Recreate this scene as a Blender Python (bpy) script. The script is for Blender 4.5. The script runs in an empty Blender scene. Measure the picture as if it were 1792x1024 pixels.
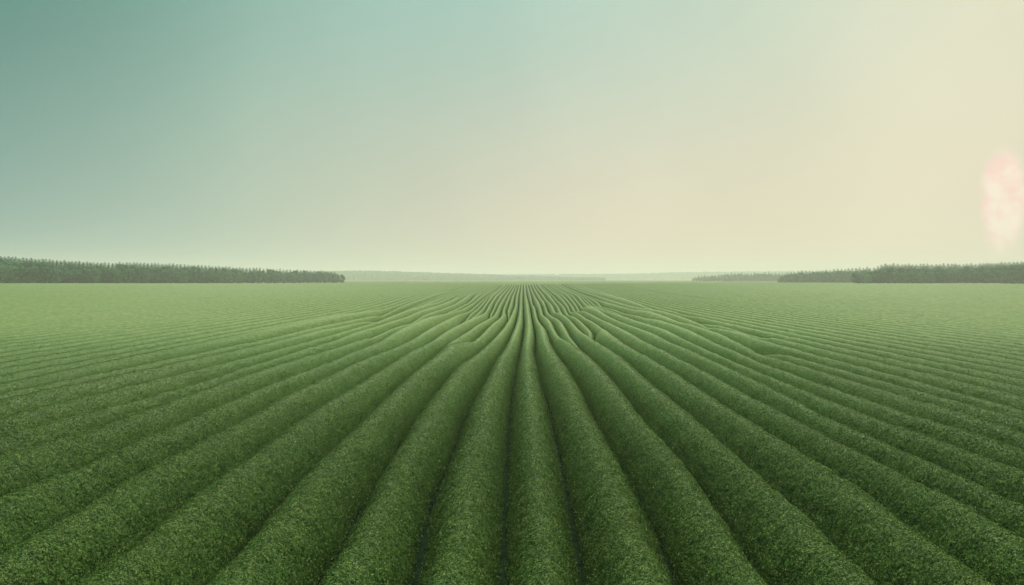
import bpy, math, random
import numpy as np
rng = np.random.default_rng(7)
random.seed(7)
S = bpy.context.scene
col = S.collection
F, HC, XC, YC = 1493.0, 7.0, 916.0, 489.0     # focal length in photo pixels, eye height, principal point
D_END = 522.0                                  # far edge of the planted field

# ------------------------------------------------------------------ helpers
def srgb(r, g, b, a=1.0):
    f = lambda c: (c/255/12.92) if c <= 10.3 else ((c/255+0.055)/1.055)**2.4
    return (f(r), f(g), f(b), a)

def terrain(d):                                # the field lifts gently towards its far edge
    t = np.clip((np.asarray(d, float)-150.0)/(D_END-150.0), 0, 1)
    return 3.3*t*t

_hash_tab = rng.random(4096)
def vnoise(x, y, z):
    xi, yi, zi = np.floor(x).astype(np.int64), np.floor(y).astype(np.int64), np.floor(z).astype(np.int64)
    fx, fy, fz = x-xi, y-yi, z-zi
    fx, fy, fz = fx*fx*(3-2*fx), fy*fy*(3-2*fy), fz*fz*(3-2*fz)
    def h(a, b, c): return _hash_tab[(a*73856093 ^ b*19349663 ^ c*83492791) & 4095]
    r = 0
    for i in (0, 1):
        wx = fx if i else 1-fx
        for j in (0, 1):
            wy = fy if j else 1-fy
            for k in (0, 1):
                wz = fz if k else 1-fz
                r = r+wx*wy*wz*h(xi+i, yi+j, zi+k)
    return r*2-1

def mesh_from(name, verts, faces_flat, nper, mats, tint=None, smooth=None):
    """verts (N,3); faces_flat list of arrays, nper list of loop counts per block."""
    me = bpy.data.meshes.new(name)
    nv = len(verts)
    loops = np.concatenate([a.ravel() for a in faces_flat]).astype(np.int32)
    tot = np.concatenate([np.full(len(a), n, np.int32) for a, n in zip(faces_flat, nper)])
    start = np.concatenate([[0], np.cumsum(tot)[:-1]]).astype(np.int32)
    me.vertices.add(nv); me.vertices.foreach_set('co', verts.astype(np.float32).ravel())
    me.loops.add(len(loops)); me.loops.foreach_set('vertex_index', loops)
    me.polygons.add(len(tot)); me.polygons.foreach_set('loop_start', start)
    me.polygons.foreach_set('loop_total', tot)
    if smooth is not None: me.polygons.foreach_set('use_smooth', smooth.astype(bool))
    if tint is not None:
        at = me.attributes.new('tint', 'FLOAT', 'FACE'); at.data.foreach_set('value', tint.astype(np.float32))
    for m in mats: me.materials.append(m)
    me.update(calc_edges=True)
    return me

def link(name, me, label=None, cat=None, group=None, kind=None, parent=None):
    o = bpy.data.objects.new(name, me); col.objects.link(o)
    if label: o['label'] = label
    if cat: o['category'] = cat
    if group: o['group'] = group
    if kind: o['kind'] = kind
    if parent: o.parent = parent
    return o

class NT:
    def __init__(s, tree): s.t = tree; s.n = tree.nodes; s.l = tree.links
    def new(s, typ, **kw):
        nd = s.n.new(typ)
        for k, v in kw.items(): setattr(nd, k, v)
        return nd
    def put(s, sock, v):
        if isinstance(v, bpy.types.NodeSocket): s.l.new(v, sock)
        elif v is not None: sock.default_value = v
    def math(s, op, a, b=None, c=None, clamp=False):
        nd = s.new('ShaderNodeMath', operation=op, use_clamp=clamp)
        for i, v in enumerate((a, b, c)):
            if v is not None: s.put(nd.inputs[i], v)
        return nd.outputs[0]
    def mix(s, f, a, b, bt='MIX'):
        nd = s.new('ShaderNodeMix', data_type='RGBA', blend_type=bt)
        s.put(nd.inputs[0], f); s.put(nd.inputs[6], a); s.put(nd.inputs[7], b)
        return nd.outputs[2]
    def ramp(s, f, stops, interp='EASE'):
        nd = s.new('ShaderNodeValToRGB'); cr = nd.color_ramp; cr.interpolation = interp
        while len(cr.elements) < len(stops): cr.elements.new(0.5)
        for e, (p, c) in zip(cr.elements, stops): e.position = p; e.color = c
        s.put(nd.inputs[0], f); return nd.outputs[0]
    def maprange(s, v, a, b, c=0.0, d=1.0, interp='SMOOTHSTEP'):
        nd = s.new('ShaderNodeMapRange', interpolation_type=interp)
        s.put(nd.inputs[0], v)
        for i, q in enumerate((a, b, c, d)): nd.inputs[i+1].default_value = q
        return nd.outputs[0]
    def noise(s, vec, scale, detail=3.0, rough=0.55):
        nd = s.new('ShaderNodeTexNoise'); s.put(nd.inputs['Vector'], vec)
        nd.inputs['Scale'].default_value = scale; nd.inputs['Detail'].default_value = detail
        nd.inputs['Roughness'].default_value = rough
        return nd.outputs[0]

# ------------------------------------------------------------------ materials
def leaf_material(name, dark, mid, light, patch, fine=9.0, bump=0.0, trans=0.25, rough=0.5, spec=0.3):
    m = bpy.data.materials.new(name); m.use_nodes = True; t = NT(m.node_tree); t.n.clear()
    out = t.new('ShaderNodeOutputMaterial')
    geo = t.new('ShaderNodeNewGeometry')
    at = t.new('ShaderNodeAttribute', attribute_name='tint')
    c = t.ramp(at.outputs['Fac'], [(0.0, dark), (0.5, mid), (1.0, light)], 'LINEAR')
    big = t.noise(geo.outputs['Position'], 0.07, 3.0)
    c = t.mix(t.maprange(big, 0.42, 0.68, 0, 0.55), c, patch, 'MULTIPLY')
    fn = t.noise(geo.outputs['Position'], fine, 2.0)
    v = t.maprange(fn, 0.3, 0.7, 0.65, 1.35, 'LINEAR')  # fine value noise mimics leaf self-shadow in the colour
    hsv = t.new('ShaderNodeHueSaturation'); t.put(hsv.inputs['Color'], c); t.put(hsv.inputs['Value'], v)
    bs = t.new('ShaderNodeBsdfPrincipled')
    t.put(bs.inputs['Base Color'], hsv.outputs[0]); bs.inputs['Roughness'].default_value = rough
    bs.inputs['Specular IOR Level'].default_value = spec
    if bump:
        bp = t.new('ShaderNodeBump'); bp.inputs['Strength'].default_value = bump; bp.inputs['Distance'].default_value = 0.08
        t.put(bp.inputs['Height'], t.noise(geo.outputs['Position'], fine*0.8, 2.0)); t.l.new(bp.outputs[0], bs.inputs['Normal'])
    if trans:
        tr = t.new('ShaderNodeBsdfTranslucent'); t.put(tr.inputs['Color'], hsv.outputs[0])
        mx = t.new('ShaderNodeMixShader'); mx.inputs[0].default_value = trans
        t.l.new(bs.outputs[0], mx.inputs[1]); t.l.new(tr.outputs[0], mx.inputs[2]); t.l.new(mx.outputs[0], out.inputs[0])
    else:
        t.l.new(bs.outputs[0], out.inputs[0])
    return m

CROP = leaf_material('crop_leaves', (0.004, 0.048, 0.012, 1), (0.082, 0.192, 0.034, 1), (0.34, 0.45, 0.12, 1), (0.98, 0.88, 0.78, 1), 11.0, 0.7, 0.10, 0.5, 0.07)
SPRUCE = leaf_material('spruce_needles', (0.008, 0.08, 0.05, 1), (0.022, 0.19, 0.11, 1), (0.045, 0.27, 0.14, 1), (1, 1, 0.9, 1), 2.0, 0, 0.4, 0.7, 0.05)
BROAD = leaf_material('broadleaf_crown', (0.012, 0.11, 0.06, 1), (0.045, 0.25, 0.11, 1), (0.19, 0.50, 0.16, 1), (1, 0.97, 0.85, 1), 2.0, 0, 0.4, 0.7, 0.05)

def simple_material(name, c1, c2, scale, rough=0.9, bump=0.3):
    m = bpy.data.materials.new(name); m.use_nodes = True; t = NT(m.node_tree)
    bs = t.n['Principled BSDF']; geo = t.new('ShaderNodeNewGeometry')
    n = t.noise(geo.outputs['Position'], scale, 5.0)
    t.put(bs.inputs['Base Color'], t.mix(t.maprange(n, 0.3, 0.7), c1, c2)); bs.inputs['Roughness'].default_value = rough
    bs.inputs['Specular IOR Level'].default_value = 0.15
    bp = t.new('ShaderNodeBump'); bp.inputs['Strength'].default_value = bump; bp.inputs['Distance'].default_value = 0.05
    t.put(bp.inputs['Height'], n); t.l.new(bp.outputs[0], bs.inputs['Normal'])
    return m
BARK = simple_material('bark', (0.05, 0.035, 0.025, 1), (0.11, 0.085, 0.06, 1), 6.0)

def ground_material():
    m = bpy.data.materials.new('field_soil_and_meadow'); m.use_nodes = True; t = NT(m.node_tree)
    bs = t.n['Principled BSDF']; geo = t.new('ShaderNodeNewGeometry')
    sep = t.new('ShaderNodeSeparateXYZ'); t.l.new(geo.outputs['Position'], sep.inputs[0])
    n = t.noise(geo.outputs['Position'], 3.0, 6.0); n2 = t.noise(geo.outputs['Position'], 0.02, 4.0)
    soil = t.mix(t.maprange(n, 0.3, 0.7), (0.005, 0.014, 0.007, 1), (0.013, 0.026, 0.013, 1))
    mead = t.mix(t.maprange(n2, 0.35, 0.65), (0.11, 0.19, 0.06, 1), (0.16, 0.24, 0.085, 1))
    far = t.math('GREATER_THAN', sep.outputs[1], D_END-0.5)
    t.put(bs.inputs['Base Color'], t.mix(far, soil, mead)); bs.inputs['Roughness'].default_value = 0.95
    bs.inputs['Specular IOR Level'].default_value = 0.0
    bp = t.new('ShaderNodeBump'); bp.inputs['Strength'].default_value = 0.5; bp.inputs['Distance'].default_value = 0.04
    t.put(bp.inputs['Height'], n); t.l.new(bp.outputs[0], bs.inputs['Normal'])
    return m
GROUND = ground_material()

# ------------------------------------------------------------------ ground sheet
def build_ground():
    ys = np.concatenate([np.linspace(-400, 140, 8), np.linspace(150, D_END, 50), [600, 800, 1200, 2000, 3500, 6900]])
    xs = np.concatenate([[-4900, -2500, -1200], np.linspace(-600, 600, 13), [1200, 2500, 4900]])
    X, Y = np.meshgrid(xs, ys); V = np.stack([X, Y, terrain(Y)], -1).reshape(-1, 3)
    nx, ny = len(xs), len(ys); i = np.arange(ny-1)[:, None]*nx+np.arange(nx-1)[None]
    f = np.stack([i, i+1, i+nx+1, i+nx], -1).reshape(-1, 4)
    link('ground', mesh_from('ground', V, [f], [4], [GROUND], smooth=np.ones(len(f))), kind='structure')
build_ground()

# ------------------------------------------------------------------ furrow lines (surveyed as points, kept as metres on the ground)
DG = np.concatenate([[4.0, 6.5, 9.0], np.geomspace(11, D_END, 620)])     # depth grid
def yz_to_d(y, zb):
    v = F*(HC-terrain(DG)-zb)/DG+YC               # monotone falling
    return float(np.interp(-y, -v, DG))
def line(pts):
    """survey points -> X(d) on the depth grid"""
    P = sorted(pts, key=lambda p: -p[1]); ds, xs = [], []
    for x, y in P:
        u = abs(x-XC)/max(y-YC, 1)
        zb = 0.98*(0.12+0.62*min(1.0, u/2.0))
        if y < 600: zb *= 0.75
        d = yz_to_d(y, zb); ds.append(d); xs.append((x-XC)*d/F)
    ds = np.array(ds); xs = np.array(xs); o = np.argsort(ds); ds, xs = ds[o], xs[o]
    X = np.interp(np.log(DG), np.log(ds), xs)
    k = np.hanning(19); k /= k.sum(); Xp = np.pad(X, 9, mode='edge'); return np.convolve(Xp, k, 'valid')

R = {}
R['F0'] = [(881,1020),(885,900),(888,824),(892,740),(895,710),(899,675),(904,647),(909,620),(914,595),(917,570),(916,545),(915.6,520)]
R['R1'] = [(1019,1020),(1003,937),(981,812),(963,727),(948,677),(942.5,647),(938,630),(936,615),(937,600),(936,582),(932,561),(927.5,536),(923,520)]
R['R2'] = [(1182,1020),(1151,937),(1121,877),(1091,822),(1064,776),(1046,744),(1031,710),(1006,665),(991,647),(980,632.5),(972.5,618.7),(966,606),(963,595),(957.5,583.7),(948.7,572.5),(942.5,560),(938.7,542.5),(933.7,535),(930.6,520)]
R['R3'] = [(1336,1020),(1306,967),(1266,912),(1231,857),(1180,800),(1131,745),(1096,697),(1068,665),(1050.6,647.5),(1041,639),(1032,632.5),(1020,624),(1001,611),(989,602.5),(980,592.5),(974,582.5),(969,571),(961,564),(953,556),(950,544),(947,535),(942,527.5),(937.5,520)]
R['T1'] = [(1041.5,639),(1032,627),(1020,614),(1010,604),(1001,594),(995,582.5),(989,572.5),(981,566),(974,562),(966,556),(961,549),(957.5,539),(954,531),(950,527),(946,520)]
R['U'] = [(982,560.5),(977,557),(975,550),(970,539),(962.5,531),(957,525),(954,520)]
R['R4'] = [(1516,1020),(1471,967),(1396,902),(1311,827),(1223,745),(1161,697),(1108.7,647.5),(1089,632.5),(1070,621),(1045,605),(1027.5,594),(1015,581),(1005,569),(992.5,560),(987.5,554),(984,547.5),(980,539),(974,532.5),(965,520)]
R['W'] = [(1045,604.5),(1044,596),(1040,586),(1032.5,579),(1019,566),(1007.5,559),(999,555.6),(995,549),(991,541),(985,534),(976,526),(971.5,520)]
R['R5'] = [(1706,1020),(1646,972),(1571,912),(1471,847),(1386,792),(1308,745),(1250,705),(1196,668),(1143.7,636),(1120,624),(1101,611),(1082.5,599),(1070,590),(1045,571),(1032.5,564),(1020,556),(1010,552.5),(1001,547),(999,543),(996,536),(990,529),(981,520)]
R['R6'] = [(1792,957),(1746,927),(1676,892),(1596,852),(1521,812),(1396,745),(1344,717.5),(1270,675),(1200,638),(1180,627.5),(1143.7,610),(1120,598),(1095,585),(1076,575),(1057.5,566),(1045,559),(1032.5,553),(1020,550),(1010,547.5),(1006,539),(1000,531),(989,520)]
R['X3'] = [(1028,551.5),(1016,543),(1011,535),(1005,527.5),(998,520)]
R['R7'] = [(1792,894.5),(1620,815),(1466,745),(1344,682),(1230,627.5),(1187.5,610),(1162.5,599),(1130,586),(1107.5,577.5),(1089,570),(1070,560),(1057.5,551),(1045,546),(1035,545),(1026,542.5),(1020,536),(1012.5,527.5),(1006,520)]
R['R8'] = [(1792,842),(1539,745),(1344,661),(1266,627.5),(1237.5,616),(1212.5,604),(1181,591),(1150,580),(1119,570),(1107.5,565),(1089,559),(1070,550),(1050,544),(1037.5,541),(1030,536),(1024,530),(1015,520)]
R['R9'] = [(1792,802),(1614,745),(1344,644),(1306,627.5),(1275,615),(1250,602.5),(1219,590),(1194,581),(1169,572.5),(1144,567.5),(1125,561),(1107,555),(1082,546),(1061,541),(1046,537),(1025,520)]
R['R10'] = [(1792,772),(1344,629),(1324,619),(1300,607.5),(1275,597.5),(1256,591),(1225,580),(1200,574),(1175,564),(1150,556),(1125,552),(1100,545),(1070,536),(1035,520)]
R['FK'] = [(1792,748),(1344,617.5),(1324,612.5),(1306,609)]
R['R11'] = [(1792,729),(1344,606),(1324,599),(1287,590),(1269,586),(1244,580),(1219,570),(1200,562.5),(1175,555),(1125,546),(1100,539),(1045,520)]
R['L1'] = [(729,1020),(748,910),(774,841),(797,785),(812,735),(825,710),(845,677),(859,647.5),(874,627.5),(886,605),(895,586),(900,574),(905,555),(907.5,539),(908.5,520)]
R['L2'] = [(560,1020),(605,942),(648,862),(688,797),(715,752),(750,707),(780,667),(810,647.5),(829,632.5),(850,612.5),(861,600),(874,586),(884,571),(891,557.5),(899,539),(901.5,520)]
R['A'] = [(879.5,562),(884,552),(887,544),(895,520)]
R['BK'] = [(786,633),(805,624),(820,610),(839,594),(852.5,580),(866,569),(874,559),(879,541),(888.5,520)]
R['L3'] = [(390,1007),(445,937),(500,872),(550,822),(625,752),(690,687),(725,657),(745,641),(757,628),(767.5,617.5),(782.5,609),(807.5,595),(826,581),(844,570),(859,560),(866,547.5),(872.5,534),(881.5,520)]
R['E'] = [(838,566),(852,556),(860,545),(866,531),(873.5,520)]
R['D'] = [(803,580),(826,567),(840,557),(847.5,547.5),(855,534),(865,520)]
R['L4'] = [(175,1017),(225,972),(300,907),(375,857),(450,797),(525,742),(600,697),(675,648),(690,637.5),(720,622.5),(745,609),(765,596),(782,586),(805,574),(815,565),(829,555),(840,544),(852,527.5),(857,520)]
R['L5'] = [(0,987),(100,927),(200,862),(300,812),(400,757),(475,712),(550,677),(609,647),(630,639),(652,630),(677,621),(702,609),(727,596),(744,585),(770,571),(800,556),(820,545),(837,530),(848,520)]
R['L6'] = [(0,889.5),(100,852),(200,802),(300,757),(400,712),(475,679),(560,647),(594,631),(627,619),(644,612),(652,606),(677,594),(702,582),(727,570),(764,557),(790,546),(815,533),(832,520)]
R['L7'] = [(0,822),(100,792),(200,752),(300,714),(400,677),(475,652),(540,631),(565,624),(590,615),(615,606),(634,600),(659,591),(684,580),(715,569),(740,557),(764,549),(790,538),(816,520)]
R['L8'] = [(0,782),(200,725),(448,645),(540,616),(571,607),(602,597),(634,587),(665,576),(696,566),(727,552),(764,540),(800,520)]
R['L9'] = [(0,749.5),(448,630),(540,604),(650,573),(784,520)]
R['L10'] = [(0,720),(448,615),(540,593.5),(660,564),(768,520)]
R['L11'] = [(0,703),(448,605),(540,585),(660,558),(753,520)]
LN = {k: line(v) for k, v in R.items()}
wig = lambda ph, amp: amp*np.clip((DG-30)/60, 0, 1)*np.clip((330-DG)/150, 0, 1)*(vnoise(DG/38, 0*DG+ph*0.13, 0*DG+3.3))
def zc(u): return 1.0-0.98*0.70/HC          # canopy-height correction, as in line()
def outer(n, side):
    if side > 0:
        near = 3.98+0.335*(n-13); far = 4.6+0.27*(n-12); far = max(far, near)
    else:
        near = -(4.62+0.375*(n-12)); far = min(-(5.62+0.37*(n-12)), near)
    t = np.clip((DG-130)/170, 0, 1); t = t*t*(3-2*t)
    return (near+(far-near)*t)*HC*zc(0)+wig(n, 0.55)
NR = NL = 140
# ordered boundaries, left to right
order = [('L%d' % n, outer(n, -1)) for n in range(NL, 11, -1)]
main_left = ['L11','L10','L9','L8','L7','L6','L5','L4','L3','L2','L1','F0']
order += [(k, LN[k]) for k in main_left]
order += [(k, LN[k]) for k in ['R1','R2','R3','R4','R5','R6','R7','R8','R9','R10','R11']]
# R11 is the twelfth line at the right frame edge, the forked line lies before it
order += [('R%d' % n, outer(n, 1)) for n in range(13, NR)]
B = [b for _, b in order]; names = [a for a, _ in order]
for i in range(names.index('F0')+1, len(B)): B[i] = np.maximum(B[i], B[i-1]+0.55)
for i in range(names.index('F0')-1, -1, -1): B[i] = np.minimum(B[i], B[i+1]-0.55)

# extra lines that only exist from a fork outwards: (name, left main line, start depth, fade, side it grows from)
def depth_of(k, i): 
    x, y = R[k][i]; return yz_to_d(y, 0.35)
forks = {}
def add_fork(key, left, X, d0, d1, hug):
    forks.setdefault(left, []).append((key, X, d0, d1, hug))
iF = names.index
add_fork('T1', 'R3', LN['T1'], depth_of('T1', 0), D_END, -1)
add_fork('U', 'R3', LN['U'], depth_of('U', 0), D_END, 1)
add_fork('W', 'R4', LN['W'], depth_of('W', 0), D_END, -1)
add_fork('X3', 'R6', LN['X3'], depth_of('X3', 0), D_END, -1)
add_fork('A', 'L2*', LN['A'], depth_of('A', 0), D_END, 1)
add_fork('BK', 'L3*', LN['BK'], depth_of('BK', 0), D_END, -1)
add_fork('E', 'L4', LN['E'], depth_of('E', 0), D_END, 1)
add_fork('D', 'L4', LN['D'], depth_of('D', 0), D_END, -1)
# C, E, D lie between L4 and L3; A between L3 and L2
forks['L3'] = forks.pop('L3*')+forks.pop('L2*')
forks['L4'] = [forks['L4'][1], forks['L4'][0]]

rows = []          # (left X, right X, dmin, dmax, info)
def valid(d0): return DG >= d0
for i in range(len(B)-1):
    L, Rr = B[i].copy(), B[i+1].copy(); nm = names[i]
    fk = forks.get(nm, [])
    lines_ = []
    raw = [L]+[np.clip(q[1], L, Rr) for q in fk]+[Rr]
    for j, (key, X, d0, d1, hug) in enumerate(fk):
        # before the fork the line clings to a neighbour (zero-width row), then opens
        t = np.clip((DG-d0)/((0.16 if key in ('T1', 'W', 'U', 'X3', 'BK') else 0.3)*d0), 0, 1); t = t*t*(3-2*t)
        base = raw[j] if hug < 0 else raw[j+2]
        raw[j+1] = base+(raw[j+1]-base)*t
    # a right-hugging line must follow the final shape of the line it clings to
    for j in range(len(fk)-1, -1, -1):
        key, X, d0, d1, hug = fk[j]
        if hug > 0: raw[j+1] = np.where(DG <= d0, raw[j+2], np.minimum(raw[j+1], raw[j+2]))
    for j in range(len(fk)):
        key, X, d0, d1, hug = fk[j]
        if hug < 0: raw[j+1] = np.where(DG <= d0, raw[j], np.maximum(raw[j+1], raw[j]))
        lines_.append((key, raw[j+1], d0))
    if not fk and not (nm == 'R10'):
        w = Rr-L; wide = w > 0.345*HC
        far = wide & (DG > 95)
        if far.sum() > 60 and abs(B[i].mean()) < 45:
            d0 = DG[np.argmax(far)]*(1.05+0.25*random.random()); hug = random.choice((-1, 1))
            t = np.clip((DG-d0)/(0.55*d0), 0, 1); t = t*t*(3-2*t); base = L if hug < 0 else Rr
            lines_.append(('S', base+((L+Rr)/2-base)*t, d0))
    if nm == 'R10':   # forked row that opens towards the viewer
        d1 = depth_of('FK', 3); t = np.clip((d1-DG)/(0.22*d1), 0, 1); t = t*t*(3-2*t)
        X = np.clip(LN['FK'], L, Rr); lines_.append(('FK', L+(X-L)*t, -d1))
    seq = [(None, L, 0)]+lines_+[(None, Rr, 0)]
    # keep lines ordered
    for a in range(1, len(seq)):
        seq[a] = (seq[a][0], np.maximum(seq[a][1], seq[a-1][1]), seq[a][2])
    for a in range(len(seq)-1):
        rows.append((seq[a][1], seq[a+1][1], nm, a, len(seq)-1))

ORD = ['zeroth','first','second','third','fourth','fifth','sixth','seventh','eighth','ninth','tenth','eleventh','twelfth','thirteenth','fourteenth','fifteenth','sixteenth','seventeenth','eighteenth','nineteenth']
TENS = {20:('twenty','twentieth'),30:('thirty','thirtieth'),40:('forty','fortieth'),50:('fifty','fiftieth')}
def ordinal(n):
    if n < 20: return ORD[n]
    a, b = TENS[n//10*10]; return b if n % 10 == 0 else a+'-'+ORD[n % 10]
iC = names.index('F0')

def visible_from(L, Rr):
    """first depth at which the row lies inside the view, with a margin to both sides"""
    lim = 0.66*DG+6.0
    ok = (np.minimum(abs(L), abs(Rr)) < lim) | (L*Rr < 0)
    return DG[np.argmax(ok)] if ok.any() else None

PROF_T = {}
def profile(n):
    a = np.linspace(-1, 1, n); return np.sign(a)*np.abs(a)**0.85
def surf(L, Rr, d, t):
    """point and outward normal on a hedge row: d depth, t in -1..1 across"""
    l = np.interp(d, DG, L); r = np.interp(d, DG, Rr); w = r-l
    c = (l+r)/2; hw = w*np.interp(d, [20, 60, 130], [0.405, 0.442, 0.43]); H = np.minimum(0.70*w, 0.84+0.24*w)
    at = np.clip(np.abs(t), 0, 1)
    z = H*(1-at**1.95)**0.64
    x = c+hw*t
    # normal from the profile slope
    dz = -H*0.64*np.maximum(1-at**1.95, 0.03)**(-0.36)*1.95*at**0.95*np.sign(t)/np.maximum(hw, 1e-3)
    nn = np.sqrt(1+dz*dz)
    N = np.stack([-dz/nn, 0*dz, 1/nn], -1)
    P = np.stack([x, d, terrain(d)+z], -1)
    return P, N, w, hw, H

total_leaves = 0
def build_row(L, Rr):
    global total_leaves
    w = Rr-L
    ok = w > 0.06
    if ok.sum() < 8: return None
    ds0 = visible_from(L, Rr)
    if ds0 is None: return None
    a = max(DG[np.argmax(ok)], ds0, 7.0); b = DG[len(DG)-1-np.argmax(ok[::-1])]
    if b-a < 3: return None
    d = [a]
    while d[-1] < b: d.append(d[-1]+max(0.3, d[-1]*0.0075))
    d[-1] = b; d = np.array(d)
    nt = 17 if a < 60 else (13 if a < 160 else 9)
    T = profile(nt); D, TT = np.meshgrid(d, T, indexing='ij')
    P, N, W, hw, H = surf(L, Rr, D.ravel(), TT.ravel())
    amp = 0.035*np.clip(W/1.2, 0, 1)
    n1 = vnoise(P[:, 0]*1.1, P[:, 1]*1.1, P[:, 2]*1.1); n2 = vnoise(P[:, 0]*3.3+9, P[:, 1]*3.3, P[:, 2]*3.3)
    P = P+N*(amp*(n1*1.2+n2*0.9))[:, None]
    edge = np.abs(TT.ravel()) > 0.999
    P[edge, 2] = terrain(P[edge, 1])-0.03
    ny, nx = len(d), nt
    i = np.arange(ny-1)[:, None]*nx+np.arange(nx-1)[None]
    fc = np.stack([i, i+1, i+nx+1, i+nx], -1).reshape(-1, 4)
    ends = [np.arange(nx)[::-1][None], ((ny-1)*nx+np.arange(nx))[None]]
    V = [P]; faces = [fc]+ends; nper = [4, nx, nx]
    core_t = 0.42+0.15*np.clip((P[fc[:, 0], 1]-35)/80, 0, 1)+0.10*vnoise(P[fc[:, 0], 0]*6, P[fc[:, 0], 1]*2, P[fc[:, 0], 2]*6)  # tint rises with depth: brighter light on far rows put into the colour
    tint = [core_t, np.array([0.4]), np.array([0.4])]; sm = [np.ones(len(fc)), np.zeros(2)]
    # leaves on the near part
    DL = 90.0
    if a < DL:
        e = np.geomspace(max(a, 7), min(b, DL), 60); mid = (e[1:]+e[:-1])/2; dl = np.diff(e)
        wm = np.interp(mid, DG, w); cm = np.interp(mid, DG, (L+Rr)/2)
        rho = 1450*np.minimum(1, (26.0/mid))**1.5*np.where(mid < 15, 0.3, 1)*np.clip((DL-mid)/62, 0, 1)
        rho *= (np.abs(cm) < 0.64*mid+3)
        cnt = rng.poisson(rho*wm*1.3*dl)
        n = int(cnt.sum())
        if n:
            dd = np.repeat(e[:-1], cnt)+rng.random(n)*np.repeat(dl, cnt)
            s = rng.random(n)*2-1; t = np.sin(s*1.45)/np.sin(1.45)
            t = np.sign(s)*(0.35*np.abs(s)+0.65*np.abs(t)); t = np.clip(t, -0.985, 0.985)
            Q, NN, W2, _, _ = surf(L, Rr, dd, t)
            keep = W2 > 0.12; Q, NN, dd = Q[keep], NN[keep], dd[keep]; n = len(Q)
            n1 = vnoise(Q[:, 0]*1.1, Q[:, 1]*1.1, Q[:, 2]*1.1); n2 = vnoise(Q[:, 0]*3.3+9, Q[:, 1]*3.3, Q[:, 2]*3.3)
            cl = vnoise(Q[:, 0]*7+3, Q[:, 1]*7, Q[:, 2]*7)
            Q = Q+NN*(0.035*(n1*1.2+n2*0.9)+0.012+0.02*cl+0.022*rng.random(n))[:, None]
            size = (0.046+0.032*rng.random(n))*np.maximum(1, dd/40)**0.4
            low = (np.abs(NN[:, 0]) > 0.93)*rng.random(n)**2*0.13
            Q = Q+NN*low[:, None]
            nv = NN+rng.normal(0, 0.42, (n, 3)); nv /= np.linalg.norm(nv, axis=1)[:, None]
            tv = rng.normal(0, 1, (n, 3))+np.array([0, 0, 0.5]); tv -= nv*(tv*nv).sum(1)[:, None]; tv /= np.linalg.norm(tv, axis=1)[:, None]
            bv = np.cross(nv, tv); hl = size[:, None]*0.5
            q = np.stack([Q-tv*hl, Q+bv*hl*0.36-nv*hl*0.12, Q+tv*hl+nv*hl*0.15, Q-bv*hl*0.36-nv*hl*0.12], 1).reshape(-1, 3)
            base = len(P); V.append(q)
            lf = base+np.arange(n*4).reshape(n, 4); faces.append(lf); nper.append(4)
            tint.append(np.clip(0.48+0.14*np.clip((dd-30)/60, 0, 1)+0.15*rng.normal(size=n)+0.14*cl, 0, 1)); sm.append(np.zeros(n))  # leaf colour carries the same painted far brightening as the core
            total_leaves += n
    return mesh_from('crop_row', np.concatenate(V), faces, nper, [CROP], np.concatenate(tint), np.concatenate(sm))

GRP = 'clipped crop rows covering the field'
split_count = {}
for L, Rr, nm, a, m in rows:
    me = build_row(L, Rr)
    if me is None: continue
    k = names.index(nm)-iC                    # 0 = straight middle row
    n = abs(k); side = 'right' if k > 0 else 'left'
    if k == 0: lab = 'straight clipped green crop row running up the middle of the field to the horizon'
    elif n <= 40:
        lab = 'clipped green crop row, %s to the %s of the straight middle row' % (ordinal(n), side)
        if a > 0 or (m > 1 and a < m-1 and a > 0):
            extra = {1: 'short far crop row wedged beside', 2: 'second short crop row wedged beside', 3: 'third short crop row wedged beside'}[a]
            lab = '%s the %s row %s of the middle row' % (extra, ordinal(n), side)
            if nm == 'R10': lab = 'crop row starting in a point between the tenth and eleventh rows right of middle'
    else: lab = 'fine distant crop row among many alike at the far %s of the field' % side
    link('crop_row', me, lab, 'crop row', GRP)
print('leaves', total_leaves, 'rows', len([o for o in col.objects if o.name.startswith('crop_row')]))

# ------------------------------------------------------------------ trees
def quads_from(C, N, size, asp=0.7):
    n = len(C); nv = N/np.maximum(np.linalg.norm(N, axis=1)[:, None], 1e-6)
    tv = rng.normal(0, 1, (n, 3)); tv -= nv*(tv*nv).sum(1)[:, None]; tv /= np.linalg.norm(tv, axis=1)[:, None]
    bv = np.cross(nv, tv); hl = size[:, None]*0.5
    return np.stack([C-tv*hl, C+bv*hl*asp, C+tv*hl, C-bv*hl*asp], 1).reshape(-1, 3)

def trunk_mesh(r, h):
    k = 7; a = np.arange(k)/k*2*math.pi; lv = [(0, r*1.25), (0.06*h, r), (0.5*h, r*0.65), (h, r*0.12)]
    V = np.concatenate([np.stack([np.cos(a)*q, np.sin(a)*q, np.full(k, z)], -1) for z, q in lv])
    f = []
    for j in range(len(lv)-1):
        for i in range(k): f.append((j*k+i, j*k+(i+1) % k, (j+1)*k+(i+1) % k, (j+1)*k+i))
    f = np.array(f); return mesh_from('trunk', V, [f], [4], [BARK], smooth=np.ones(len(f)))

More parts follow.
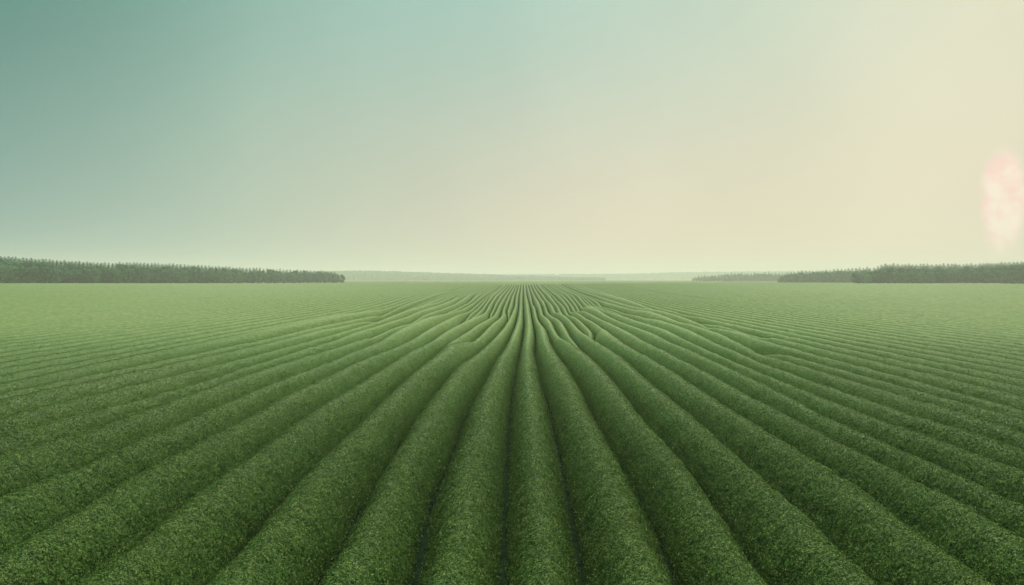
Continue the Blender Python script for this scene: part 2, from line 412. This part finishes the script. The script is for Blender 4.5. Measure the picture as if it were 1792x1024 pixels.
def spruce_crown():                            # unit: 1 m tall, scaled per tree
    V = []; tn = []; nw = 26; off = 0
    pts = []; nrm = []; sz = []
    for w in range(nw):
        z = 0.08+0.90*(w/nw); rad = 0.17*(1-z)**0.62*(0.85+0.3*random.random())+0.006
        nb = max(5, int(13*(1-z)+4))
        ph = random.random()*6
        for b in range(nb):
            a = ph+b/nb*2*math.pi+random.uniform(-.15, .15); r2 = rad*random.uniform(0.75, 1.2)
            for s in np.linspace(0.25, 1.0, 4):
                pts.append((math.cos(a)*r2*s, math.sin(a)*r2*s, z-0.10*r2*s+random.uniform(-.006, .006)-0.25*r2*s*s+0.02))
                nrm.append((math.cos(a)*0.55+random.gauss(0, .25), math.sin(a)*0.55+random.gauss(0, .25), 0.8))
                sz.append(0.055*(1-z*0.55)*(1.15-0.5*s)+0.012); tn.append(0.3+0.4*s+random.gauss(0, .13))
    pts.append((0, 0, 0.985)); nrm.append((1, 0, 0)); sz.append(0.05); tn.append(.5)
    q = quads_from(np.array(pts), np.array(nrm), np.array(sz), 0.6)
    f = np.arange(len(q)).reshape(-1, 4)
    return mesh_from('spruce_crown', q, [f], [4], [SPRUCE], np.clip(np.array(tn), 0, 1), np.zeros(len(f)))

def broad_crown():                             # unit height 1, width about 0.75
    pts = []; nrm = []; tn = []; sz = []; base_t = random.uniform(-0.22, 0.24)
    lobes = [(0, 0, 0.48, 0.33, 0.50)]
    for k in range(18):
        a = random.random()*6.28; zz = random.uniform(0.06, 0.9); rr = 0.22*math.sqrt(max(0.05, 1-((zz-0.5)/0.5)**2))
        lobes.append((math.cos(a)*rr, math.sin(a)*rr, zz, random.uniform(.09, .15), random.uniform(.08, .13)))
    for (cx, cy, cz, rx, rz) in lobes:
        n = 420 if rx > 0.2 else 170
        v = rng.normal(size=(n, 3)); v /= np.linalg.norm(v, axis=1)[:, None]
        rad = rng.uniform(0.82, 1.05, n)[:, None]; p = v*rad*np.array([rx, rx, rz])+np.array([cx, cy, cz])
        p[:, 2] = np.clip(p[:, 2], 0.03, 1.0)
        pts.append(p); nrm.append(v+rng.normal(0, .16, (n, 3))); lt = base_t+random.gauss(0, .12)
        tn.append(0.48+lt+0.12*rng.normal(size=n)); sz.append(rng.uniform(0.045, 0.085, n))
    q = quads_from(np.concatenate(pts), np.concatenate(nrm), np.concatenate(sz), 0.75)
    f = np.arange(len(q)).reshape(-1, 4)
    return mesh_from('broadleaf_crown', q, [f], [4], [BROAD], np.clip(np.concatenate(tn), 0, 1), np.zeros(len(f)))
SC = [spruce_crown() for _ in range(6)]; BC = [broad_crown() for _ in range(9)]
ST = trunk_mesh(0.013, 0.95); BT = trunk_mesh(0.022, 0.55)

def place_tree(kind, px, d, top_y, base_off, label, group, wide=1.0):
    """px, top_y: bearing and tip elevation as surveyed; d metres away; base_off: ground rise at the foot"""
    x = (px-XC)*d/F; zt = HC+(YC-top_y)*d/F; z0 = 3.3+base_off; h = zt-z0
    if h < 3: h = 3
    e = link('spruce_tree' if kind == 's' else 'round_tree', None, label, 'tree', group)
    e.location = (x, d, z0-0.1); e.rotation_euler.z = random.uniform(0, 6.28)
    sx = h*wide
    c = link('crown', random.choice(SC if kind == 's' else BC), parent=e); c.scale = (sx, sx, h)
    k = link('trunk', ST if kind == 's' else BT, parent=e); k.scale = (h, h, h)
    return e

def interp(tab, x): return float(np.interp(x, [a for a, _ in tab], [b for _, b in tab]))
# --- left wood
LT = [(-90, 443), (0, 448), (100, 454.5), (200, 460), (206, 458), (300, 461), (400, 466), (500, 471), (560, 473), (585, 475), (598, 482)]
LD = [(-90, 534), (0, 538), (200, 590), (400, 720), (600, 930)]
x = -88.0; i = 0
while x < 596:                                  # spire row behind
    d = interp(LD, x)+22+random.uniform(-3, 3)
    seg = 'of the tall near left wood' if x < 205 else ('past the step of the left wood' if x < 420 else 'at the low far end of the left wood')
    place_tree('s', x, d, interp(LT, x)+random.uniform(-0.8, 1.0), 1.5, 'dark spruce on the skyline '+seg, 'spruces of the left wood', random.uniform(1.8, 2.3))
    x += random.uniform(5.8, 7.6)*(1-0.15*max(0, x)/600)
x = -85.0
while x < 594:                                  # second spruce row in front, lower
    d = interp(LD, x)+13+random.uniform(-2, 2)
    seg = 'near part' if x < 205 else ('middle' if x < 420 else 'low far end')
    place_tree('s', x, d, interp(LT, x)+2.8+random.uniform(-.7, .9), 0.8, 'lower dark spruce below the skyline, %s of the left wood' % seg, 'spruces of the left wood', 2.2)
    x += random.uniform(6.5, 8.5)
x = -84.0
while x < 592:                                  # round crowns on the edge
    for row in (0, 1):
        d = interp(LD, x)+(7 if row == 0 else 1)+random.uniform(-1, 1)
        k = 1-max(0, x)/600; ty = interp(LT, x)+(4+3*k if row == 0 else 9+6*k)*(0.45+0.55*k)+random.uniform(-1.5, 3)
        seg = 'tall near part' if x < 205 else ('middle' if x < 420 else 'low far end')
        place_tree('b', x+(row*9), d, ty, 0.1, 'round leafy tree, %s row, %s of the left wood' % (('second', 'front')[row], seg), 'round trees along the left wood', random.uniform(1.0, 1.25))
    x += random.uniform(16, 22)*(1-0.25*max(0, x)/600)
# --- right woods
def wood(x0, x1, d, tab, step, seg, rows_=2):
    x = x0; 
    while x < x1:
        for r in range(rows_):
            ty = interp(tab, x)+(0, 3.2)[r]+random.uniform(-1.0, 1.0); off = (1.4, 0.7)[r]
            lab = ('pointed spruce on the skyline of ' if r == 0 else 'lower spruce just inside ')+seg
            place_tree('s', x+r*step*0.5, d+(22, 14)[r]+random.uniform(-2, 2), ty, off, lab, 'spruces of the right woods', 2.1)
        x += step*random.uniform(0.85, 1.15)
    x = x0-3
    while x < x1+1:
        for r in (0, 1):
            ty = interp(tab, x)+(6, 13)[r]*min(1, (496-interp(tab, x))/36)+random.uniform(-1.5, 2)
            place_tree('b', x+r*5, d+(7, 0)[r]+random.uniform(-1, 1), ty, 0.05, ('second row' if r == 0 else 'front')+' round tree edging '+seg, 'round trees along the right woods', 1.2)
        x += step*(2.3 if d < 1000 else 1.1)*random.uniform(0.85, 1.15)
wood(1500, 1880, 720, [(1500, 474), (1530, 468), (1548, 461), (1600, 462), (1700, 461), (1792, 457), (1880, 454)], 6.8, 'the tallest right wood')
wood(1366, 1520, 1000, [(1364, 483), (1375, 477), (1400, 474), (1440, 472), (1480, 470), (1520, 467)], 6.2, 'the middle wood on the right')
wood(1216, 1380, 1600, [(1212, 484), (1225, 481), (1262, 480), (1266, 477), (1380, 476)], 5.8, 'the far hazy wood on the right', 1)

# ------------------------------------------------------------------ far hills with their woods
HILL = simple_material('far_hill_grass', (0.03, 0.07, 0.035, 1), (0.05, 0.1, 0.045, 1), 0.02)
def hill(name, tab, d, depth):
    xs = np.linspace(tab[0][0], tab[-1][0], 120); us = np.linspace(0, 1, 14); V = []
    for u in us:
        dd = d+depth*u; prof = math.sin(u*math.pi)**0.8 if u < 0.5 else max(0, math.sin(u*math.pi))
        for xx in xs:
            zt = HC+(YC-interp(tab, xx))*(d+depth*0.5)/F-9
            V.append(((xx-XC)*d/F*(1+depth/d*0.5), dd, 3.1+max(0, zt-3.1)*prof))
    V = np.array(V); nx = len(xs); i = np.arange(len(us)-1)[:, None]*nx+np.arange(nx-1)[None]
    f = np.stack([i, i+1, i+nx+1, i+nx], -1).reshape(-1, 4)
    link(name, mesh_from(name, V, [f], [4], [HILL], smooth=np.ones(len(f))), kind='structure')
    return V.reshape(len(us), nx, 3)
HT1 = [(420, 481), (560, 475), (640, 474), (700, 475.5), (800, 479), (860, 481), (960, 484), (1040, 489)]
HT2 = [(700, 486), (780, 483), (860, 480.5), (960, 479.5), (1100, 479), (1180, 476.5), (1300, 475), (1450, 474), (1600, 478)]
h1 = hill('hills', HT1, 2700, 700); h2 = hill('hills', HT2, 4000, 1000)
def far_woods(G, name, label):
    n = 2600; us = rng.random(n)*6.6; vi = rng.random(n)*(G.shape[1]-1.001)
    a = us.astype(int); b = vi.astype(int); fu = (us-a)[:, None]; fv = (vi-b)[:, None]
    P = (G[a, b]*(1-fu)*(1-fv)+G[a+1, b]*fu*(1-fv)+G[a, b+1]*(1-fu)*fv+G[a+1, b+1]*fu*fv)
    blob = []; tn = []
    for p in P:
        h = random.uniform(8, 11); w = random.uniform(7, 11); m = 26
        v = rng.normal(size=(m, 3)); v /= np.linalg.norm(v, axis=1)[:, None]; v[:, 2] = np.abs(v[:, 2])
        c = p+v*np.array([w, w, h*(0.9+0.2*random.random())])*(0.75+0.3*rng.random((m, 1)))
        blob.append(quads_from(c, v+rng.normal(0, .3, (m, 3)), rng.uniform(4.5, 7, m), 0.8)); tn.append(np.clip(0.45+0.2*rng.normal(size=m)+random.gauss(0, .1), 0, 1))
    q = np.concatenate(blob); f = np.arange(len(q)).reshape(-1, 4)
    link(name, mesh_from(name, q, [f], [4], [BROAD], np.concatenate(tn), np.zeros(len(f))), label, 'woodland', None, 'stuff')
far_woods(h1, 'far_woods', 'pale hazy woods on the low hill left of the field\'s vanishing point')
far_woods(h2, 'far_woods', 'palest hazy woods on the farther low hill behind the field\'s vanishing point')

# ------------------------------------------------------------------ haze
def haze():
    x0, x1, y0, y1, z0, z1 = -4950, 4950, -450, 6950, -1.2, 75
    V = np.array([(a, b, c) for c in (z0, z1) for b in (y0, y1) for a in (x0, x1)], float)
    f = np.array([(0, 2, 3, 1), (4, 5, 7, 6), (0, 1, 5, 4), (2, 6, 7, 3), (0, 4, 6, 2), (1, 3, 7, 5)])
    m = bpy.data.materials.new('haze'); m.use_nodes = True; t = NT(m.node_tree); t.n.clear()
    out = t.new('ShaderNodeOutputMaterial'); v = t.new('ShaderNodeVolumePrincipled')
    v.inputs['Color'].default_value = (0.88, 0.93, 0.885, 1); v.inputs['Density'].default_value = 0.00034
    v.inputs['Anisotropy'].default_value = 0.25
    t.l.new(v.outputs[0], out.inputs['Volume'])
    o = link('haze', mesh_from('haze', V, [f], [4], [m]), 'thin pale haze over the field and the far woods', 'haze', None, 'stuff')
haze()

# ------------------------------------------------------------------ sky and sun
SUN_EL, SUN_AZ = 50.0, 4.0       # degrees; azimuth right of the rows' direction
def sky():
    w = bpy.data.worlds.new('World'); S.world = w; w.use_nodes = True; t = NT(w.node_tree); t.n.clear()
    out = t.new('ShaderNodeOutputWorld'); bg = t.new('ShaderNodeBackground')
    tc = t.new('ShaderNodeTexCoord'); sep = t.new('ShaderNodeSeparateXYZ'); t.l.new(tc.outputs['Generated'], sep.inputs[0])
    x, y, z = sep.outputs
    hl = t.math('SQRT', t.math('ADD', t.math('MULTIPLY', x, x), t.math('MULTIPLY', y, y)))
    s = t.math('DIVIDE', x, t.math('MAXIMUM', hl, 1e-4)); el = t.math('DIVIDE', z, t.math('MAXIMUM', hl, 1e-4))
    s01 = t.math('MULTIPLY_ADD', s, 0.5, 0.5)
    P = lambda q: 0.5+0.5*q
    low = t.ramp(s01, [(0, srgb(120, 160, 150)), (P(-.52), srgb(134, 168, 158)), (P(-.30), srgb(180, 194, 174)), (P(0), srgb(218, 209, 184)), (P(.3), srgb(230, 219, 190)), (P(.52), srgb(228, 218, 191)), (1, srgb(205, 208, 180))], 'CARDINAL')
    high = t.ramp(s01, [(0, srgb(90, 140, 132)), (P(-.52), srgb(88, 140, 130)), (P(-.30), srgb(138, 178, 166)), (P(0), srgb(176, 206, 192)), (P(.3), srgb(204, 217, 196)), (P(.52), srgb(226, 226, 199)), (1, srgb(190, 205, 180))], 'CARDINAL')
    g = t.mix(t.maprange(el, 0.0, 0.36), low, high)
    nish = t.new('ShaderNodeTexSky', sky_type='NISHITA'); nish.sun_disc = False
    nish.sun_elevation = math.radians(SUN_EL); nish.sun_rotation = math.radians(SUN_AZ)
    nish.dust_density = 3.0; nish.air_density = 1.2
    nk = t.new('ShaderNodeVectorMath', operation='SCALE'); t.l.new(nish.outputs[0], nk.inputs[0]); nk.inputs['Scale'].default_value = 0.05
    c = t.mix(t.maprange(el, 0.36, 1.1), g, nk.outputs[0])
    sn = t.noise(tc.outputs['Generated'], 2.6, 4.0)
    veil = t.new('ShaderNodeHueSaturation'); t.put(veil.inputs['Color'], c); t.put(veil.inputs['Value'], t.maprange(sn, 0.3, 0.7, 0.955, 1.045, 'LINEAR')); c = veil.outputs[0]
    # veiled sun patch low on the right
    nz = t.noise(tc.outputs['Generated'], 14.0, 2.0)
    dx = t.math('DIVIDE', t.math('ADD', t.math('SUBTRACT', s, 0.491), t.math('MULTIPLY', t.math('SUBTRACT', nz, 0.5), 0.02)), 0.0175)
    dz_ = t.math('DIVIDE', t.math('SUBTRACT', el, 0.079), 0.052)
    r = t.math('SQRT', t.math('ADD', t.math('MULTIPLY', dx, dx), t.math('MULTIPLY', dz_, dz_)))
    c = t.mix(t.math('MULTIPLY', t.maprange(r, 0.72, 1.22, 1, 0), t.math('GREATER_THAN', y, 0.0)), c, t.mix(t.maprange(t.noise(tc.outputs['Generated'], 45.0, 2.0), 0.35, 0.65), srgb(254, 219, 205), srgb(255, 238, 216)))
    t.l.new(c, bg.inputs[0]); bg.inputs[1].default_value = 1.0
    t.l.new(bg.outputs[0], out.inputs[0])
sky()
sl = bpy.data.lights.new('sun', 'SUN'); sl.energy = 5.0; sl.angle = math.radians(3.0); sl.color = (1.0, 0.93, 0.74)
so = bpy.data.objects.new('sun', sl); col.objects.link(so)
az, el_ = math.radians(SUN_AZ), math.radians(SUN_EL)
from mathutils import Vector
dv = Vector((math.sin(az)*math.cos(el_), math.cos(az)*math.cos(el_), math.sin(el_)))
so.rotation_euler = dv.to_track_quat('Z', 'Y').to_euler(); so.location = dv*300

# ------------------------------------------------------------------ camera and render settings
cd = bpy.data.cameras.new('camera'); co = bpy.data.objects.new('camera', cd); col.objects.link(co); S.camera = co
cd.sensor_width = 36.0; cd.lens = F/1792*36; cd.shift_x = -(XC-896)/1792; cd.shift_y = -(512-YC)/1792
cd.clip_start = 0.2; cd.clip_end = 20000
co.location = (0, 0, HC); co.rotation_euler = (math.radians(90), 0, 0)
S.view_settings.view_transform = 'Standard'; S.view_settings.look = 'None'
S.view_settings.exposure = 0; S.view_settings.gamma = 1
S.render.engine = 'CYCLES'
cy = S.cycles
cy.max_bounces = 5; cy.diffuse_bounces = 2; cy.glossy_bounces = 1; cy.transmission_bounces = 2; cy.volume_bounces = 1
cy.use_denoising = True; cy.denoising_prefilter = 'ACCURATE'; cy.sample_clamp_indirect = 4
